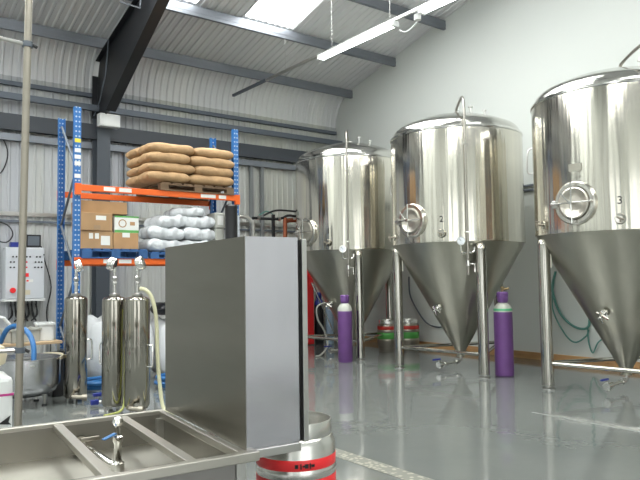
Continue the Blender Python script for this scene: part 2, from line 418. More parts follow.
# ------------------------------------------------------------------ fermenter tanks
def radial(az, r, z, tilt=0):
    """frame whose local +Z points outward at azimuth az, local +Y up."""
    a = R_(az); out = Vector((math.cos(a), math.sin(a), 0))
    if tilt: out = (out*math.cos(R_(tilt)) + Vector((0,0,math.sin(R_(tilt))))).normalized()
    side = Vector((-math.sin(a), math.cos(a), 0)); up = out.cross(side)
    # x = side so that text reads left to right from outside
    m = Matrix((( side.x, up.x, out.x), (side.y, up.y, out.y), (side.z, up.z, out.z))).to_4x4()
    return Matrix.Translation((r*math.cos(a), r*math.sin(a), z)) @ m
RT = 1.148; Z0 = 2.17; Z1 = 4.03
def make_tank():
    t = thing('fermentation_tank', (0,0,0), 'x', 'tank', 'conical steel fermenters along the white wall')
    n = 128
    MB().lathe([(RT-.012,Z0+.0),(RT,Z0-.015),(RT+.002,Z0+.02),(RT,Z0+.05),(RT,2.75),(RT,3.38),(RT,Z1-.05),(RT-.003,Z1)], n, cap=False).obj('shell', 'shell', t)
    prof = [(RT-.004,Z1)]
    for k in range(0, 9):          # rounded shoulder then shallow crown
        a = R_(66*k/8); prof.append((RT-.035-.24+.24*math.cos(a), Z1+.03+.19*math.sin(a)))
    r0, z0 = prof[-1]; 
    for k in range(1, 11):
        q = k/10; prof.append((r0*(1-q), z0 + .24*(1-(1-q)**1.9)))
    MB().lathe(prof, n, cap=False).obj('dome', 'dome', t)
    MB().lathe([(RT+.0,Z1-.02),(RT+.012,Z1-.008),(RT+.012,Z1+.012),(RT-.012,Z1+.03)], n, cap=False).obj('seam_band', 'chrome', t)
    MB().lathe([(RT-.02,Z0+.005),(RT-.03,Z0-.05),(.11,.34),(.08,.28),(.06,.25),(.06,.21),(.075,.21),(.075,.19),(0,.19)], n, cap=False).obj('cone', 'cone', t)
    ph = 148.5; legs = []
    for az_, rl_ in ((139.5, 1.075), (238.3, 1.20), (2, 1.144)):
        a = R_(az_); x = rl_*math.cos(a); y = rl_*math.sin(a); legs.append((x, y))
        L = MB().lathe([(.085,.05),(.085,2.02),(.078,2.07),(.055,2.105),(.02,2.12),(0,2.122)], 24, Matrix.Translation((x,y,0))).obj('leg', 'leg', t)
        MB().lathe([(.085,0),(.085,.015),(.035,.02),(.035,.06)], 20, Matrix.Translation((x,y,0))).obj('foot', 'steel', L)
        MB().box(-.03,.03,-.02,.10,1.7,2.1,0,Matrix.Translation((x,y,0)) @ Matrix.Rotation(a+PI/2, 4, 'Z')).obj('gusset', 'cone', L)
    for k in range(3):
        (xa,ya),(xb,yb) = legs[k], legs[(k+1)%3]
        d = Vector((xb-xa,yb-ya,0)).normalized()*.07
        MB().cyl((xa+d.x,ya+d.y,.36),(xb-d.x,yb-d.y,.36), .03, 14).obj('cross_bar', 'leg', t)
    # manway
    F = radial(181.5, RT-.02, 2.53)
    mw = MB().lathe([(.285,-.03),(.285,.05),(.27,.065),(.225,.065),(.215,.045),(.215,-.03)], 40, F, cap=False).obj('manway', 'mring', t)
    MB().lathe([(.215,.05),(.21,.08),(.19,.085),(.17,.07),(.10,.05),(0,.045)], 40, F).obj('manway_door', 'mdoor', mw)
    m = MB()
    for k in range(4):
        a = R_(90*k); c_, s_ = math.cos(a), math.sin(a)
        m.cyl(F @ Vector((0,0,.14)), F @ Vector((.27*c_,.27*s_,.13)), .011, 8)
    m.cyl(F @ Vector((0,0,.04)), F @ Vector((0,0,.17)), .026, 12)
    m.cyl(F @ Vector((-.02,.0,.15)), F @ Vector((-.12,.14,.19)), .009, 8)
    m.obj('wheel_handle', 'chrome', mw)
    m = MB(); m.box(-.30,-.24,-.05,.05,.0,.10,.008,F); m.box(-.30,-.22,-.015,.015,.08,.14,.004,F); m.obj('hinge', 'steel', mw)
    # tri clamp port under the number
    F = radial(208.5, RT, 2.29)
    sv = MB().lathe([(.035,-.02),(.035,.02),(.062,.02),(.068,.035),(.062,.05),(.03,.052),(.03,.042),(0,.042)], 24, F).obj('sample_port', 'leg', t)
    m = MB(); m.cyl(F @ Vector((0,0,.04)), F @ Vector((0,0,.12)), .012, 10); m.cyl(F @ Vector((-.045,.02,.1)), F @ Vector((.045,-.02,.1)), .01, 8); m.cyl(F @ Vector((0,0,.1)), F @ Vector((0,-.05,.1)), .012, 8)
    m.obj('tap', 'kegdull', sv)
    F = radial(150, RT-.04, 2.29)
    sv = MB().lathe([(.03,-.02),(.03,.03),(.055,.03),(.055,.05),(0,.05)], 20, F).obj('sample_port', 'leg', t)
    m = MB(); m.cyl(F @ Vector((0,0,.05)), F @ Vector((0,0,.15)), .016, 10); m.cyl(F @ Vector((0,-.07,.12)), F @ Vector((0,.05,.12)), .014, 8); m.box(-.045,.03,.04,.055,.10,.14,.003,F); m.obj('tap', 'kegdull', sv)
    # cleaning pipe up the front and over the dome
    def P(az, r, z): return (r*math.cos(R_(az)), r*math.sin(R_(az)), z)
    az = 228.5; ra = RT+.045
    cp = MB().tube([P(az,ra,1.62),P(az,ra,2.4),P(az,ra,3.3),P(az,ra,4.15),P(az,ra-.005,4.30),P(az,ra-.04,4.42),P(az,ra-.12,4.50),P(az,ra-.25,4.54),P(az,.60,4.54),P(az,.32,4.52),P(az,.24,4.50),P(az,.22,4.42)], .022, 12, 4).obj('cleaning_pipe', 'pipe', t)
    for z in (3.72, 2.3):
        F = radial(az, RT, z); m = MB(); m.box(-.03,.03,-.012,.012,-.02,.075,.004,F); m.obj('pipe_bracket', 'chrome', cp)
    MB().cyl(P(az,.22,4.40), P(az,.22,4.46), .05, 16).obj('pipe_coupling', 'chrome', cp)
    # gauge manifold at the foot of the pipe
    g = MB(); g.tube([P(223.5,ra,2.09),P(223.5,ra,2.0),P(224.5,ra+.0,1.97),P(228.5,ra,1.97),P(232.5,ra,1.98),P(233.5,ra,2.02),P(233.5,ra,2.06)], .014, 8, 3)
    g.tube([P(228.5,ra,1.97),P(228.5,ra,1.80),P(229.5,ra,1.79),P(233,ra+.03,1.79),P(233,ra+.03,1.66)], .013, 8); g.cyl(P(228.5,ra,1.84),P(228.5,ra+.001,1.76), .035, 12)
    g = g.obj('gauge_manifold', 'chrome', t)
    F = radial(223.5, ra, 2.16)
    MB().lathe([(.068,-.02),(.072,.0),(.07,.03),(.06,.03),(.06,.024),(0,.024)], 24, F).obj('pressure_gauge', 'chrome', g)
    MB().lathe([(.058,.0245),(0,.0255)], 24, F, cap=False).obj('gauge_face', 'dialface', g)
    m = MB(); m.box(-.002,.004,-.005,.045,.026,.029,0,F @ Matrix.Rotation(R_(40),4,'Z')); m.obj('gauge_needle', 'text', g)
    # cone thermowell valve
    zc_ = 1.10; rc = .06 + (zc_-.30)*(RT-.09)/(Z0-.35)
    F = radial(184, rc, zc_, -28)
    m = MB(); m.lathe([(.03,-.06),(.03,.04),(.055,.04),(.055,.07),(.03,.07),(.03,.1),(0,.1)], 20, F)
    m.cyl(F @ Vector((0,0,.07)), F @ Vector((-.02,0,.2)), .02, 10); m.cyl(F @ Vector((-.07,.05,.13)), F @ Vector((.07,-.05,.13)), .016, 8); m.cyl(F @ Vector((0,.09,.17)), F @ Vector((0,-.08,.17)), .016, 8)
    m.obj('cone_valve', 'chrome', t)
    # relief fittings on the dome
    for (a_, r_, h_, w_) in ((262,.42,.14,.045), (276,.62,.10,.035), (250,.10,.06,.07)):
        zz = 4.19 + .245*(1-(r_/.995)**2)
        m = MB(); m.cyl(P(a_,r_,zz), P(a_,r_,zz+h_), .018, 10); m.cyl(P(a_,r_,zz+h_-.012), P(a_,r_,zz+h_+.012), w_, 16); m.obj('relief_valve', 'steel', t)
    # outlet under the cone
    ol = MB().tube([(0,0,.21),(0,0,.15),(-.03,-.0,.12),(-.09,-.01,.11),(-.62,-.07,.11)], .022, 12, 3).obj('outlet_pipe', 'steel', t)
    m = MB(); 
    for x_ in (-.12,-.46): m.cyl((x_,.013+x_*.12,.11),(x_-.03,.01+x_*.12,.11), .042, 16)
    m.cyl((-.66,-.075,.11),(-.1,-.011,.11), .024, 16); m.cyl((-.66,-.075,.11),(-.55,-.062,.11), .05, 16); m.cyl((-.62,-.07,.11),(-.62,-.07,.2), .014, 8); m.cyl((-.6,-.07,.115),(-.62,-.07,.05), .03, 10)
    m.obj('butterfly_valve', 'chrome', ol)
    MB().box(-.78,-.60,-.085,-.055,.19,.215,.006).obj('valve_handle', 'bluecap', ol)
    # jacket pipe stub and sensor lead on the wall side
    m = MB(); m.tube([P(118,RT,3.12),P(118,RT+.07,3.12),P(118,RT+.09,3.2),P(118,RT+.07,3.45),P(118,RT,3.5)], .012, 8, 4); m.obj('jacket_lead', 'steel', t)
    return t
tank = make_tank()
TP = [(8.872, 10.74), (8.89, 7.765), (8.92, 4.80)]
labs = ['conical steel fermentation tank numbered 1, farthest one, by the back corner', 'conical steel fermentation tank numbered 2, the middle of three',
        'conical steel fermentation tank numbered 3, nearest one, cut by the right edge']
tanks = [tank, dup(tank), dup(tank)]
for i, t in enumerate(tanks):
    t.location = (*TP[i], 0); t['label'] = labs[i]
    F = radial(208.6, RT+.006, 2.52)
    text_obj('number', str(i+1), .14, F, t)
MB().box(-.09,.09,-.05,.05,-.004,.006,0,radial(182,RT,3.0)).obj('sticker', 'beige', tanks[2])

# ------------------------------------------------------------------ purple gas cylinders
def gas_cylinder(loc, H, r, label, valve=True, body='purple', sh='shoulder', cap='purple2'):
    t = thing('gas_cylinder', loc, label, 'gas cylinder')
    h = H*.76
    MB().lathe([(r*.9,0),(r,.02),(r,h)], 32).obj('body', body, t)
    MB().lathe([(r,h),(r*.99,h+.04),(r*.85,h+.09),(r*.6,h+.13),(r*.4,h+.15),(r*.4,h+.155),(0,h+.155)], 32, cap=False).obj('shoulder', sh, t)
    m = MB().lathe([(r*.42,h+.14),(r*.55,h+.16),(r*.62,h+.20),(r*.62,H-.02),(r*.5,H),(0,H)], 20); m.obj('valve_guard', cap, t)
    if valve:
        m = MB(); m.cyl((0,0,H-.02),(0,0,H+.06), .02, 10); m.cyl((-.0,0,H+.03),(.09,-.06,H+.05), .018, 10); m.cyl((.0,0,H+.06),(0,0,H+.08), .035, 12); m.obj('valve', 'brass', t)
        MB().lathe([(r*.95,h+.055),(r*1.0,h+.04),(r*1.01,h+.02)], 32, cap=False).obj('collar', 'greenring', t)
    return t
gas_cylinder((7.87, 9.72, 0), 1.27, .138, 'purple gas cylinder with pale shoulder standing in front of tank 1', False)
gas_cylinder((8.65, 6.655, 0), 1.34, .148, 'larger purple gas cylinder with brass valve and green collar standing right of tank 2 leg')

# ------------------------------------------------------------------ kegs
def keg(loc, r, H, label, bands, base='kegdull', top='kegsteel', ru=.645):
    t = thing('beer_keg', loc, label, 'keg')
    k = H
    prof = [(r*.86,0),(r*.88,k*.01),(r*.88,k*.10),(r*.90,k*.13),(r*.985,k*.19),(r*.985,k*.30),(r*1.0,k*.32),(r*1.02,k*.345),(r*1.0,k*.37),(r*.985,k*.39),
            (r*.985,k*(ru-.045)),(r*1.0,k*(ru-.025)),(r*1.02,k*ru),(r*1.0,k*(ru+.025)),(r*.985,k*(ru+.045)),(r*.985,k*.80),(r*.93,k*.845),(r*.88,k*.87),(r*.80,k*.885),(r*.4,k*.90),(0,k*.905)]
    MB().lathe(prof, 48, cap=False).obj('body', base, t)
    MB().lathe([(r*.86,k*.86),(r*.90,k*.87),(r*.90,k*.985),(r*.885,k),(r*.865,k),(r*.85,k*.985),(r*.85,k*.87)], 48, cap=False).obj('chime', top, t)
    for (a, b, mm) in bands:
        MB().lathe([(r*.99,k*a),(r*.993,k*a+.001),(r*.993,k*b-.001),(r*.99,k*b)], 48, cap=False).obj('painted_band', mm, t)
    MB().lathe([(.035,k*.895),(.035,k*.955),(.02,k*.96),(0,k*.96)], 16).obj('spear_valve', top, t)
    return t
k1 = keg((9.72,10.53,0), .23, .68, 'keg with red and green bands standing under tank 1, the left one of two', [(.66+.03,.80,'kegred'),(.40,.60,'keggreen')])
keg((10.13,10.31,0), .23, .68, 'keg with red and green bands mostly hidden behind a tank leg, the right one', [(.66+.03,.80,'kegred'),(.40,.60,'keggreen')])
fk = keg((1.93,2.80,.34), .205, .545, 'large red banded steel keg beside the foreground cabinet', [(.605,.70,'red'),(.39,.52,'red'),(.19,.30,'red')], 'kegsteel', ru=.565)
m = MB()
for az_, w_, h_ in ((236,.016,.018),(242,.006,.026),(246,.012,.008),(250,.018,.02),(255,.006,.026),(259,.016,.012)):
    m.box(-w_/2,w_/2,-h_/2,h_/2,-.002,.003,0,radial(az_,.205*.998,.545*.65))
m.obj('band_print', 'text', fk)
# support that carries the red keg below the picture edge
keg((1.93,2.80,0), .205, .338, 'low steel keg under the red banded keg', [(.40,.60,'red')], 'kegsteel')

# ------------------------------------------------------------------ foreground trough sink
P0 = (1.375, 2.355); SY = -.0886
sk = thing('trough_sink', (P0[0], P0[1], 0), 'long stainless steel trough sink in the left foreground with cross bars', 'sink', rz=SY)
UL = -2.3; V1 = 1.02
m = MB()   # rims
m.box(UL, .045, -.04, -.0, .862, .90, .004); m.obj('front_rim', 'rim', sk)
m = MB(); m.box(UL, .0, V1, V1+.035, .862, .90, .004); m.obj('back_rim', 'rim', sk)
m = MB(); m.box(-.03, .0, 0, V1, .862, .898, .004); m.obj('end_rim', 'rim', sk)
m = MB()
ZB = .735
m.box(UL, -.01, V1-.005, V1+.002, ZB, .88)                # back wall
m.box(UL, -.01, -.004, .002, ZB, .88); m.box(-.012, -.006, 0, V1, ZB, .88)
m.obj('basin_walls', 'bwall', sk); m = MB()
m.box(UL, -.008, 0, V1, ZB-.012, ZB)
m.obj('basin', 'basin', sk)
m = MB(); m.box(UL, -.012, .40, .415, ZB, ZB+.045); m.box(UL,-.012,.36,.415,ZB+.04,ZB+.048); m.obj('basin_divider', 'sheet', sk)
for u in (-.545, -.225):
    MB().box(u-.022, u+.022, .0, V1, .862, .893, .003).obj('cross_bar', 'rim', sk)
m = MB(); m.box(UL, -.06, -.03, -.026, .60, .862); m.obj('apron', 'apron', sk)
for (u, v) in ((-.03,.0),(-.03,V1),(-2.2,.0),(-2.2,V1)):
    MB().box(u-.022,u+.022,v-.022,v+.022,0,.862,.004).obj('leg', 'steel', sk)

# tall stainless cabinet standing on the end of the sink
cb = thing('stainless_cabinet', (P0[0], P0[1], .90), 'tall plain stainless steel cabinet standing at the right end of the sink', 'cabinet', rz=SY)
W = .255; H = .878; D = 1.01
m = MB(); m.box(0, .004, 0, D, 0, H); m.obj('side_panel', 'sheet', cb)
m = MB(); m.box(.004, W, 0, .006, .0, H); m.obj('front_panel', 'sheet_lit', cb)
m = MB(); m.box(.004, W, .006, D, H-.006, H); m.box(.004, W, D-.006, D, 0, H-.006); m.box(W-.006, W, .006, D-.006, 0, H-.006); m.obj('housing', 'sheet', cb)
m = MB(); m.box(W, W+.022, .03, D, .0, H-.01); m.obj('rubber_seal', 'blackp', cb)
m = MB(); m.box(W+.022, W+.046, .0, D, -.005, H-.006, .001); m.obj('back_door', 'steel', cb)
m = MB(); m.box(.0, W+.0, -.012, .3, -.036, -.001, .003); m.obj('bottom_flange', 'steel', cb)
for v in (.93,): MB().box(W-.05, W-.01, v-.02, v+.02, -.9, -.037, .003).obj('support_leg', 'steel', cb)

# tap in the trough
tp = thing('standing_tap', (P0[0], P0[1], ZB), 'steel standpipe tap with blue lever rising inside the trough sink', 'tap', rz=SY)
u, v = -.355, .62
m = MB(); m.lathe([(.030,0),(.030,.03),(.022,.035),(.018,.05),(.018,.12),(.024,.13),(.024,.15),(.013,.155),(.013,.205),(0,.205)], 16, Matrix.Translation((u,v,0))); m.obj('standpipe', 'chrome', tp)
m = MB(); m.lathe([(0,.195),(.018,.2),(.026,.215),(.022,.232),(.01,.24),(0,.241)], 20, Matrix.Translation((u,v,0))); m.obj('knob', 'chrome', tp)
m = MB(); m.tube([(u,v,.02),(u-.02,v+.03,.02),(u-.08,v+.36,.05)], .018, 12, 2); m.obj('feed_pipe', 'chrome', tp)
m = MB(); m.cyl((u-.08,v+.31,.048),(u-.083,v+.385,.05), .038, 16); m.cyl((u-.083,v+.33,.05),(u-.10,v+.27,.095), .012, 8); m.box(u-.11,u-.02,v+.26,v+.275,.085,.105,.003); m.obj('wall_valve', 'kegdull', tp)
m = MB(); m.box(-.012,.012,-.07,.0,-.003,.003,.002, Matrix.Translation((u-.01,v+.0,.165)) @ Matrix.Rotation(R_(-65),4,'Z') @ Matrix.Rotation(R_(12),4,'X')); m.obj('lever', 'bluehose', tp)
m = MB(); m.cyl((-.60,.28,0),(-.60,.28,.03), .016, 12); m.cyl((-.60,.28,.03),(-.60,.28,.045), .022, 12)
o = m.obj('drain_plug', 'steel', sk); o.location = (0,0,ZB)

# ------------------------------------------------------------------ tall vertical pipe
pp = thing('vertical_pipe', (1.072, 5.0, 0), 'tall pale vertical pipe rising in front of the control cabinet to the roof', 'pipe')
MB().lathe([(.025,.01),(.025,rz2(5.0)-.0)], 20).obj('pipe', 'cream', pp) if False else MB().lathe([(.026,.01),(.026,rz2(5.0)-.12)], 20).obj('pipe', mat('pale_steel_pipe', (.36,.33,.28), .38, .8), pp)
MB().lathe([(.06,0),(.06,.012),(.027,.014)], 20, cap=True).obj('floor_flange', 'steel', pp)
for z, mm in ((3.33,'steel'), (1.12,'steel')):
    q = MB().cyl((0,0,z-.02),(0,0,z+.02), .036, 16).obj('clamp', 'railgrey', pp)
    MB().cyl((-.03,0,z),(-2.2,-.25,z-.0), .014, 10).obj('side_rod', mm, q)
    MB().cyl((.02,.0,z+.01),(.06,-.02,z-.015), .012, 8).obj('clamp_bolt', 'blackp', q)

# ------------------------------------------------------------------ filter housings
def housing(loc, label, H=1.39, rz=0):
    t = thing('filter_housing', loc, label, 'filter housing', 'steel filter housings behind the sink', rz)
    r = .15
    b = MB().lathe([(r*.5,.05),(r*.85,.06),(r,.10),(r,H-.05),(r*.97,H-.02),(r*.8,H+.005),(r*.35,H+.02),(.04,H+.02)], 40).obj('body', mat('mirror_housing', (.37,.35,.31), .09, 1, bump=((3,3,.5),.15,.01)) if 'mh' not in M else M['mh'], t)
    M['mh'] = b.data.materials[0]
    for k in range(3):
        a = R_(30+120*k); MB().cyl((.11*math.cos(a),.11*math.sin(a),0),(.11*math.cos(a),.11*math.sin(a),.09), .014, 8).obj('leg', 'steel', t)
    MB().lathe([(.06,H+.02),(.065,H+.03),(.065,H+.045),(.035,H+.05),(.022,H+.06),(.02,H+.16),(.03,H+.165),(.03,H+.19),(.02,H+.2),(.035,H+.23),(.035,H+.25),(.02,H+.27),(.02,H+.33)], 20).obj('neck', 'steel', t)
    g = MB().lathe([(.0,-.045),(.062,-.045),(.07,-.03),(.07,.03),(.06,.045),(.0,.045)], 24, Matrix.Translation((.035,0,H+.42)) @ Matrix.Rotation(R_(70),4,'Y') @ Matrix.Scale(1.25,4,(1,0,0)))
    g.cyl((0,0,H+.32),(0,0,H+.38), .02, 10); g.obj('top_gauge', 'chrome', t)
    m = MB().tube([(r-.01,-.05,.82),(r+.045,-.05,.82),(r+.055,-.05,.80),(r+.055,-.05,.58),(r+.045,-.05,.56),(r-.01,-.05,.56)], .011, 8); m.obj('side_handle', 'chrome', t)
    m = MB().tube([(-.02,-.13,.12),(-.03,-.2,.11),(.0,-.24,.10),(.12,-.25,.09)], .026, 10, 3); m.cyl((.1,-.25,.09),(.16,-.25,.09), .042, 14); m.obj('inlet', 'kegdull', t)
    return t
h1 = housing((2.655, 9.02, 0), 'mirror finished steel filter housing, leftmost of three behind the sink', rz=R_(-20))
h2 = dup(h1, (2.855, 8.10, 0), R_(140), 'mirror finished steel filter housing, middle one of three behind the sink')
h3 = dup(h1, (3.01, 7.74, 0), R_(-40), 'mirror finished steel filter housing with cream hose at its top, rightmost of three')
bv = thing('ball_valve', (2.78, 8.55, .0), 'floor valve with blue handle beside the leftmost filter housing', 'valve')
m = MB(); m.tube([(-.08,.0,.04),(.02,-.03,.045),(.14,-.08,.045)], .03, 10); m.cyl((0,-.02,.03),(0,-.02,.12), .02, 10); m.cyl((.12,-.075,.045),(.18,-.1,.045), .045, 14); m.obj('valve_body', 'steel', bv)
m = MB(); m.box(-.05,.14,-.05,.01,.12,.16,.01); m.box(-.1,.0,-.12,-.06,.03,.09,.01); m.obj('handle', 'bluecap', bv)
tag(MB().tube([(3.03,7.70,1.50),(3.07,7.66,1.49),(3.13,7.62,1.42),(3.17,7.6,1.28),(3.20,7.6,1.05),(3.21,7.6,.7),(3.23,7.58,.35),(3.25,7.5,.05),(3.3,7.3,.03)], .024, 10, 5).obj('cream_hose', 'creamhose'), 'cream hose curving from the rightmost filter housing down to the floor', 'hose')
tag(MB().tube([(2.95,7.94,1.25),(2.935,7.93,.9),(2.93,7.93,.5),(2.915,7.90,.15),(2.84,7.84,.03),(2.6,7.7,.03)], .014, 8, 5).obj('thin_hose', 'ylwhose'), 'thin yellow green hose hanging between two filter housings', 'hose')
def coil(c, r0, n, rr, squash=.7, lead=None, seed=1):
    rnd = random.Random(seed); pts = []
    for i in range(n*14):
        a = 2*PI*i/14; q = r0*(1+.12*math.sin(a*.37+seed)) 
        pts.append((c[0]+q*math.cos(a), c[1]+q*squash*math.sin(a), rr + (i/14)*rr*1.9*.75 + rnd.uniform(0,.004)))
    if lead: pts += lead
    return MB().tube(pts, rr, 8, 3)
tag(coil((3.40,9.75,0), .42, 3, .028, .8, [(3.55,9.3,.05),(3.25,8.95,.035)], 2).obj('blue_hose', 'bluehose'), 'blue hose coiled on the floor between the two left filter housings', 'hose')
tag(coil((4.30,9.2,0), .38, 4, .028, .8, [(4.6,8.7,.05),(4.1,8.2,.035),(3.7,8.0,.03)], 5).obj('blue_hose', 'bluehose'), 'blue hose coiled on the floor right of the filter housings', 'hose')

# kettle
kt = thing('steel_kettle', (2.06, 9.26, 0), 'wide low stainless kettle on short legs at the left', 'kettle')
KR = .455
MB().lathe([(0,.10),(.15,.105),(.30,.13),(.40,.18),(KR-.01,.26),(KR,.30),(KR,.60),(KR+.012,.605),(KR+.012,.615),(KR-.01,.615),(KR-.012,.30),(KR-.03,.26),(.3,.15),(0,.12)], 56, cap=False).obj('bowl', mat('kettle_steel', (.60,.60,.62), .24, 1), kt)
for k in range(4):
    a = R_(45+90*k); L = MB().cyl((.30*math.cos(a),.30*math.sin(a),.01),(.30*math.cos(a),.30*math.sin(a),.16), .014, 8).obj('leg', 'steel', kt)
    MB().cyl((.30*math.cos(a),.30*math.sin(a),0),(.30*math.cos(a),.30*math.sin(a),.014), .035, 12).obj('foot', 'blackp', L)
m = MB(); vs=[];fs=[]
for i in range(13):
    a = R_(-35+ i*7); zt_ = .615 + .02*math.sin(PI*i/12)**.7
    for rr_, z_ in ((KR+.013,.58),(KR+.013,zt_),(KR+.03,zt_),(KR+.03,.58)): vs.append((rr_*math.cos(a), rr_*math.sin(a), z_))
for i in range(12):
    for k in range(4): fs.append([i*4+k, i*4+(k+1)%4, (i+1)*4+(k+1)%4, (i+1)*4+k])
m.add(vs, fs+[[0,1,2,3],[48,51,50,49]]); m.obj('rim_highlight', 'cream', kt)  # cream sliver stands in for the highlight along the right of the rim
m = MB(); m.box(-.46,.46,-.03,.03,.53,.55,.004); m.box(-.03,.03,-.46,.46,.53,.55,.004); m.lathe([(.09,.55),(.09,.60),(.0,.61)],20); m.obj('inner_frame', 'steel', kt)
MB().cyl((.0,0,.06),(.0,0,.11), .03, 12).obj('drain', 'steel', kt)
hs = tag(MB().tube([(1.93,10.05,.76),(1.98,9.9,.94),(2.06,9.7,1.0),(2.16,9.5,.92),(2.2,9.35,.75),(2.18,9.25,.50)], .035, 10, 6).obj('blue_hose', 'bluehose'), 'thick blue hose arching down into the kettle', 'hose')

# work table with clutter beyond the kettle
wt = thing('work_table', (2.15, 10.4, 0), 'low table with pale wooden top beyond the kettle at the left', 'table')
MB().box(-.75,.62,-.35,.35,.69,.73,.004).obj('table_top', 'plywood', wt)
for sx in (-.7,.57):
    for sy in (-.3,.3): MB().box(sx-.02,sx+.02,sy-.02,sy+.02,0,.69).obj('leg', 'steel', wt)
MB().box(-.7,.57,-.32,-.28,.30,.34).obj('rail', 'steel', wt)
def tub(loc, w, d, h, mm, label, rz=0, name='plastic_tub'):
    m = MB(); t_ = .012
    m.box(-w/2,w/2,-d/2,d/2,0,t_)
    for a in ((-w/2,-w/2+t_,-d/2,d/2),(w/2-t_,w/2,-d/2,d/2),(-w/2,w/2,-d/2,-d/2+t_),(-w/2,w/2,d/2-t_,d/2)): m.box(*a,0,h)
    t = thing(name, loc, label, 'tub', None, rz); m.obj('body', mm, t)
    m = MB(); q = .02
    for a in ((-w/2-q,-w/2,-d/2-q,d/2+q),(w/2,w/2+q,-d/2-q,d/2+q),(-w/2,w/2,-d/2-q,-d/2),(-w/2,w/2,d/2,d/2+q)): m.box(*a,h-.03,h,.003)
    m.obj('rim', mm, t); return t
tub((2.25,10.32,.73), .42,.34,.20, 'crate', 'pale grey plastic tub on the wooden table, left one', R_(12))
tub((2.60,10.40,.73), .22,.38,.26, 'white', 'white plastic tub on the wooden table, nearest the blue rack upright', R_(-8))
tub((2.68,9.72,0), .34,.3,.60, 'blackp', 'tall black plastic bin on the floor between kettle and rack', 0, 'black_bin')
bp_ = thing('bent_pipe_frame', (1.5, 10.2, .73), 'white tubular frame rising over the wooden table at the left', 'pipe frame')
MB().tube([(-.05,0,0),(-.05,0,.34),(-.02,0,.38),(.42,0,.38),(.50,0,.36),(.58,0,.26),(.62,0,.19)], .022, 10).obj('tube', 'whitemetal', bp_)
MB().cyl((.60,0,.22),(.64,0,.16), .03, 10).obj('end_plug', 'blackp', bp_)
pc = thing('plastic_drum', (1.40, 7.75, 0), 'white plastic drum with a magenta stripe at the left edge', 'drum')
MB().box(-.19,.19,-.17,.17,0,.60,.05).obj('body', 'white', pc)
MB().box(-.192,.192,-.172,.172,.40,.425,.002).obj('stripe', 'magenta', pc)
MB().lathe([(.17,.59),(.12,.64),(.05,.65),(.05,.69),(.0,.69)], 24).obj('neck', 'white', pc)
m = MB(); m.prism([(.04,.12),(.16,.20),(.14,.13),(.17,.10)], -.194, -.191, 'y'); m.obj('arrow_print', 'text', pc)
cj = thing('cream_jug', (1.385, 7.75, .69), 'cream round jug standing on the white drum at the left edge', 'jug')
MB().lathe([(.08,0),(.15,.04),(.17,.13),(.14,.22),(.05,.27),(.05,.31),(0,.31)], 24).obj('body', 'cream', cj)
MB().lathe([(.055,.30),(.055,.34),(0,.34)], 16).obj('cap', 'plywood', cj)

# ------------------------------------------------------------------ pallet rack
rk = thing('pallet_rack', (0, 0, 0), 'blue and orange pallet rack holding sacks and boxes near the back wall', 'rack')
XA, XB, YA, YB, HR = 2.95, 5.68, 10.0, 10.9, 4.24
def upright_mat():
    m = mat('rack_blue_punched', (.03,.15,.42), .45); nt = m.node_tree; L = nt.links; b = nt.nodes['Principled BSDF']
    tc = nt.nodes.new('ShaderNodeTexCoord'); sp = nt.nodes.new('ShaderNodeSeparateXYZ'); L.new(tc.outputs['Object'], sp.inputs[0])
    def mth(op, a, bb=None):
        n = nt.nodes.new('ShaderNodeMath'); n.operation = op
        for i, q in enumerate((a, bb)):
            if q is None: continue
            if isinstance(q, (int, float)): n.inputs[i].default_value = q
            else: L.new(q, n.inputs[i])
        return n.outputs[0]
    fz = mth('SUBTRACT', mth('FRACT', mth('DIVIDE', sp.outputs['Z'], .075)), .5)
    ax = mth('SUBTRACT', mth('ABSOLUTE', sp.outputs['X']), .024)
    d = mth('LESS_THAN', mth('ADD', mth('POWER', mth('MULTIPLY', fz, .075), 2), mth('POWER', ax, 2)), .00018)
    mx = nt.nodes.new('ShaderNodeMix'); mx.data_type = 'RGBA'; L.new(d, mx.inputs['Factor'])
    mx.inputs['A'].default_value = (.025,.14,.40,1); mx.inputs['B'].default_value = (.42,.50,.60,1); L.new(mx.outputs['Result'], b.inputs['Base Color'])  # pale dots paint the light showing through the punched holes
    return m
UM = upright_mat()
for x in (XA, XB):
    for y, s in ((YA,1),(YB,-1)):
        m = MB(); m.box(-.05,.05,-.004,.004,0,HR); m.box(-.05,-.044,0,s*.07,0,HR); m.box(.044,.05,0,s*.07,0,HR)
        u_ = m.obj('upright', UM, rk); u_.location = (x, y, 0.008)
        f = MB().box(-.08,.08,-.06,.06,-.008,0).obj('foot_plate', 'blue', u_)
    zs = [.2, .9, 1.7, 2.5, 3.3, 4.1]
    for i in range(5):
        a, b = (YA+.05, YB-.05) if i % 2 == 0 else (YB-.05, YA+.05)
        MB().cyl((x, a, zs[i]), (x, b, zs[i+1]), .02, 8).obj('frame_brace', 'railgrey', rk)
    MB().box(x-.015,x+.015,YA+.05,YB-.05,.5,.54).obj('frame_tie', 'railgrey', rk)
for z in (2.965, 1.85):
    for y in (YA-.03, YB+.03):
        b = MB().box(XA+.03, XB-.03, y-.025, y+.025, z, z+.095, .006).obj('beam', 'orange', rk)
        for x in (XA, XB):
            s = 1 if y < 10.5 else -1
            MB().box(x-.045,x+.045, y-.03, y-.02+.04, z-.06, z+.11, .003).obj('end_connector', 'orange', b)
        if y < 10.5:
            for (a, c_) in ((.38,.56),(.62,.82),(2.02,2.3),(2.36,2.5)):
                MB().box(XA+a, XA+c_, y-.027, y-.025, z+.02, z+.08).obj('shelf_label', 'label', b)
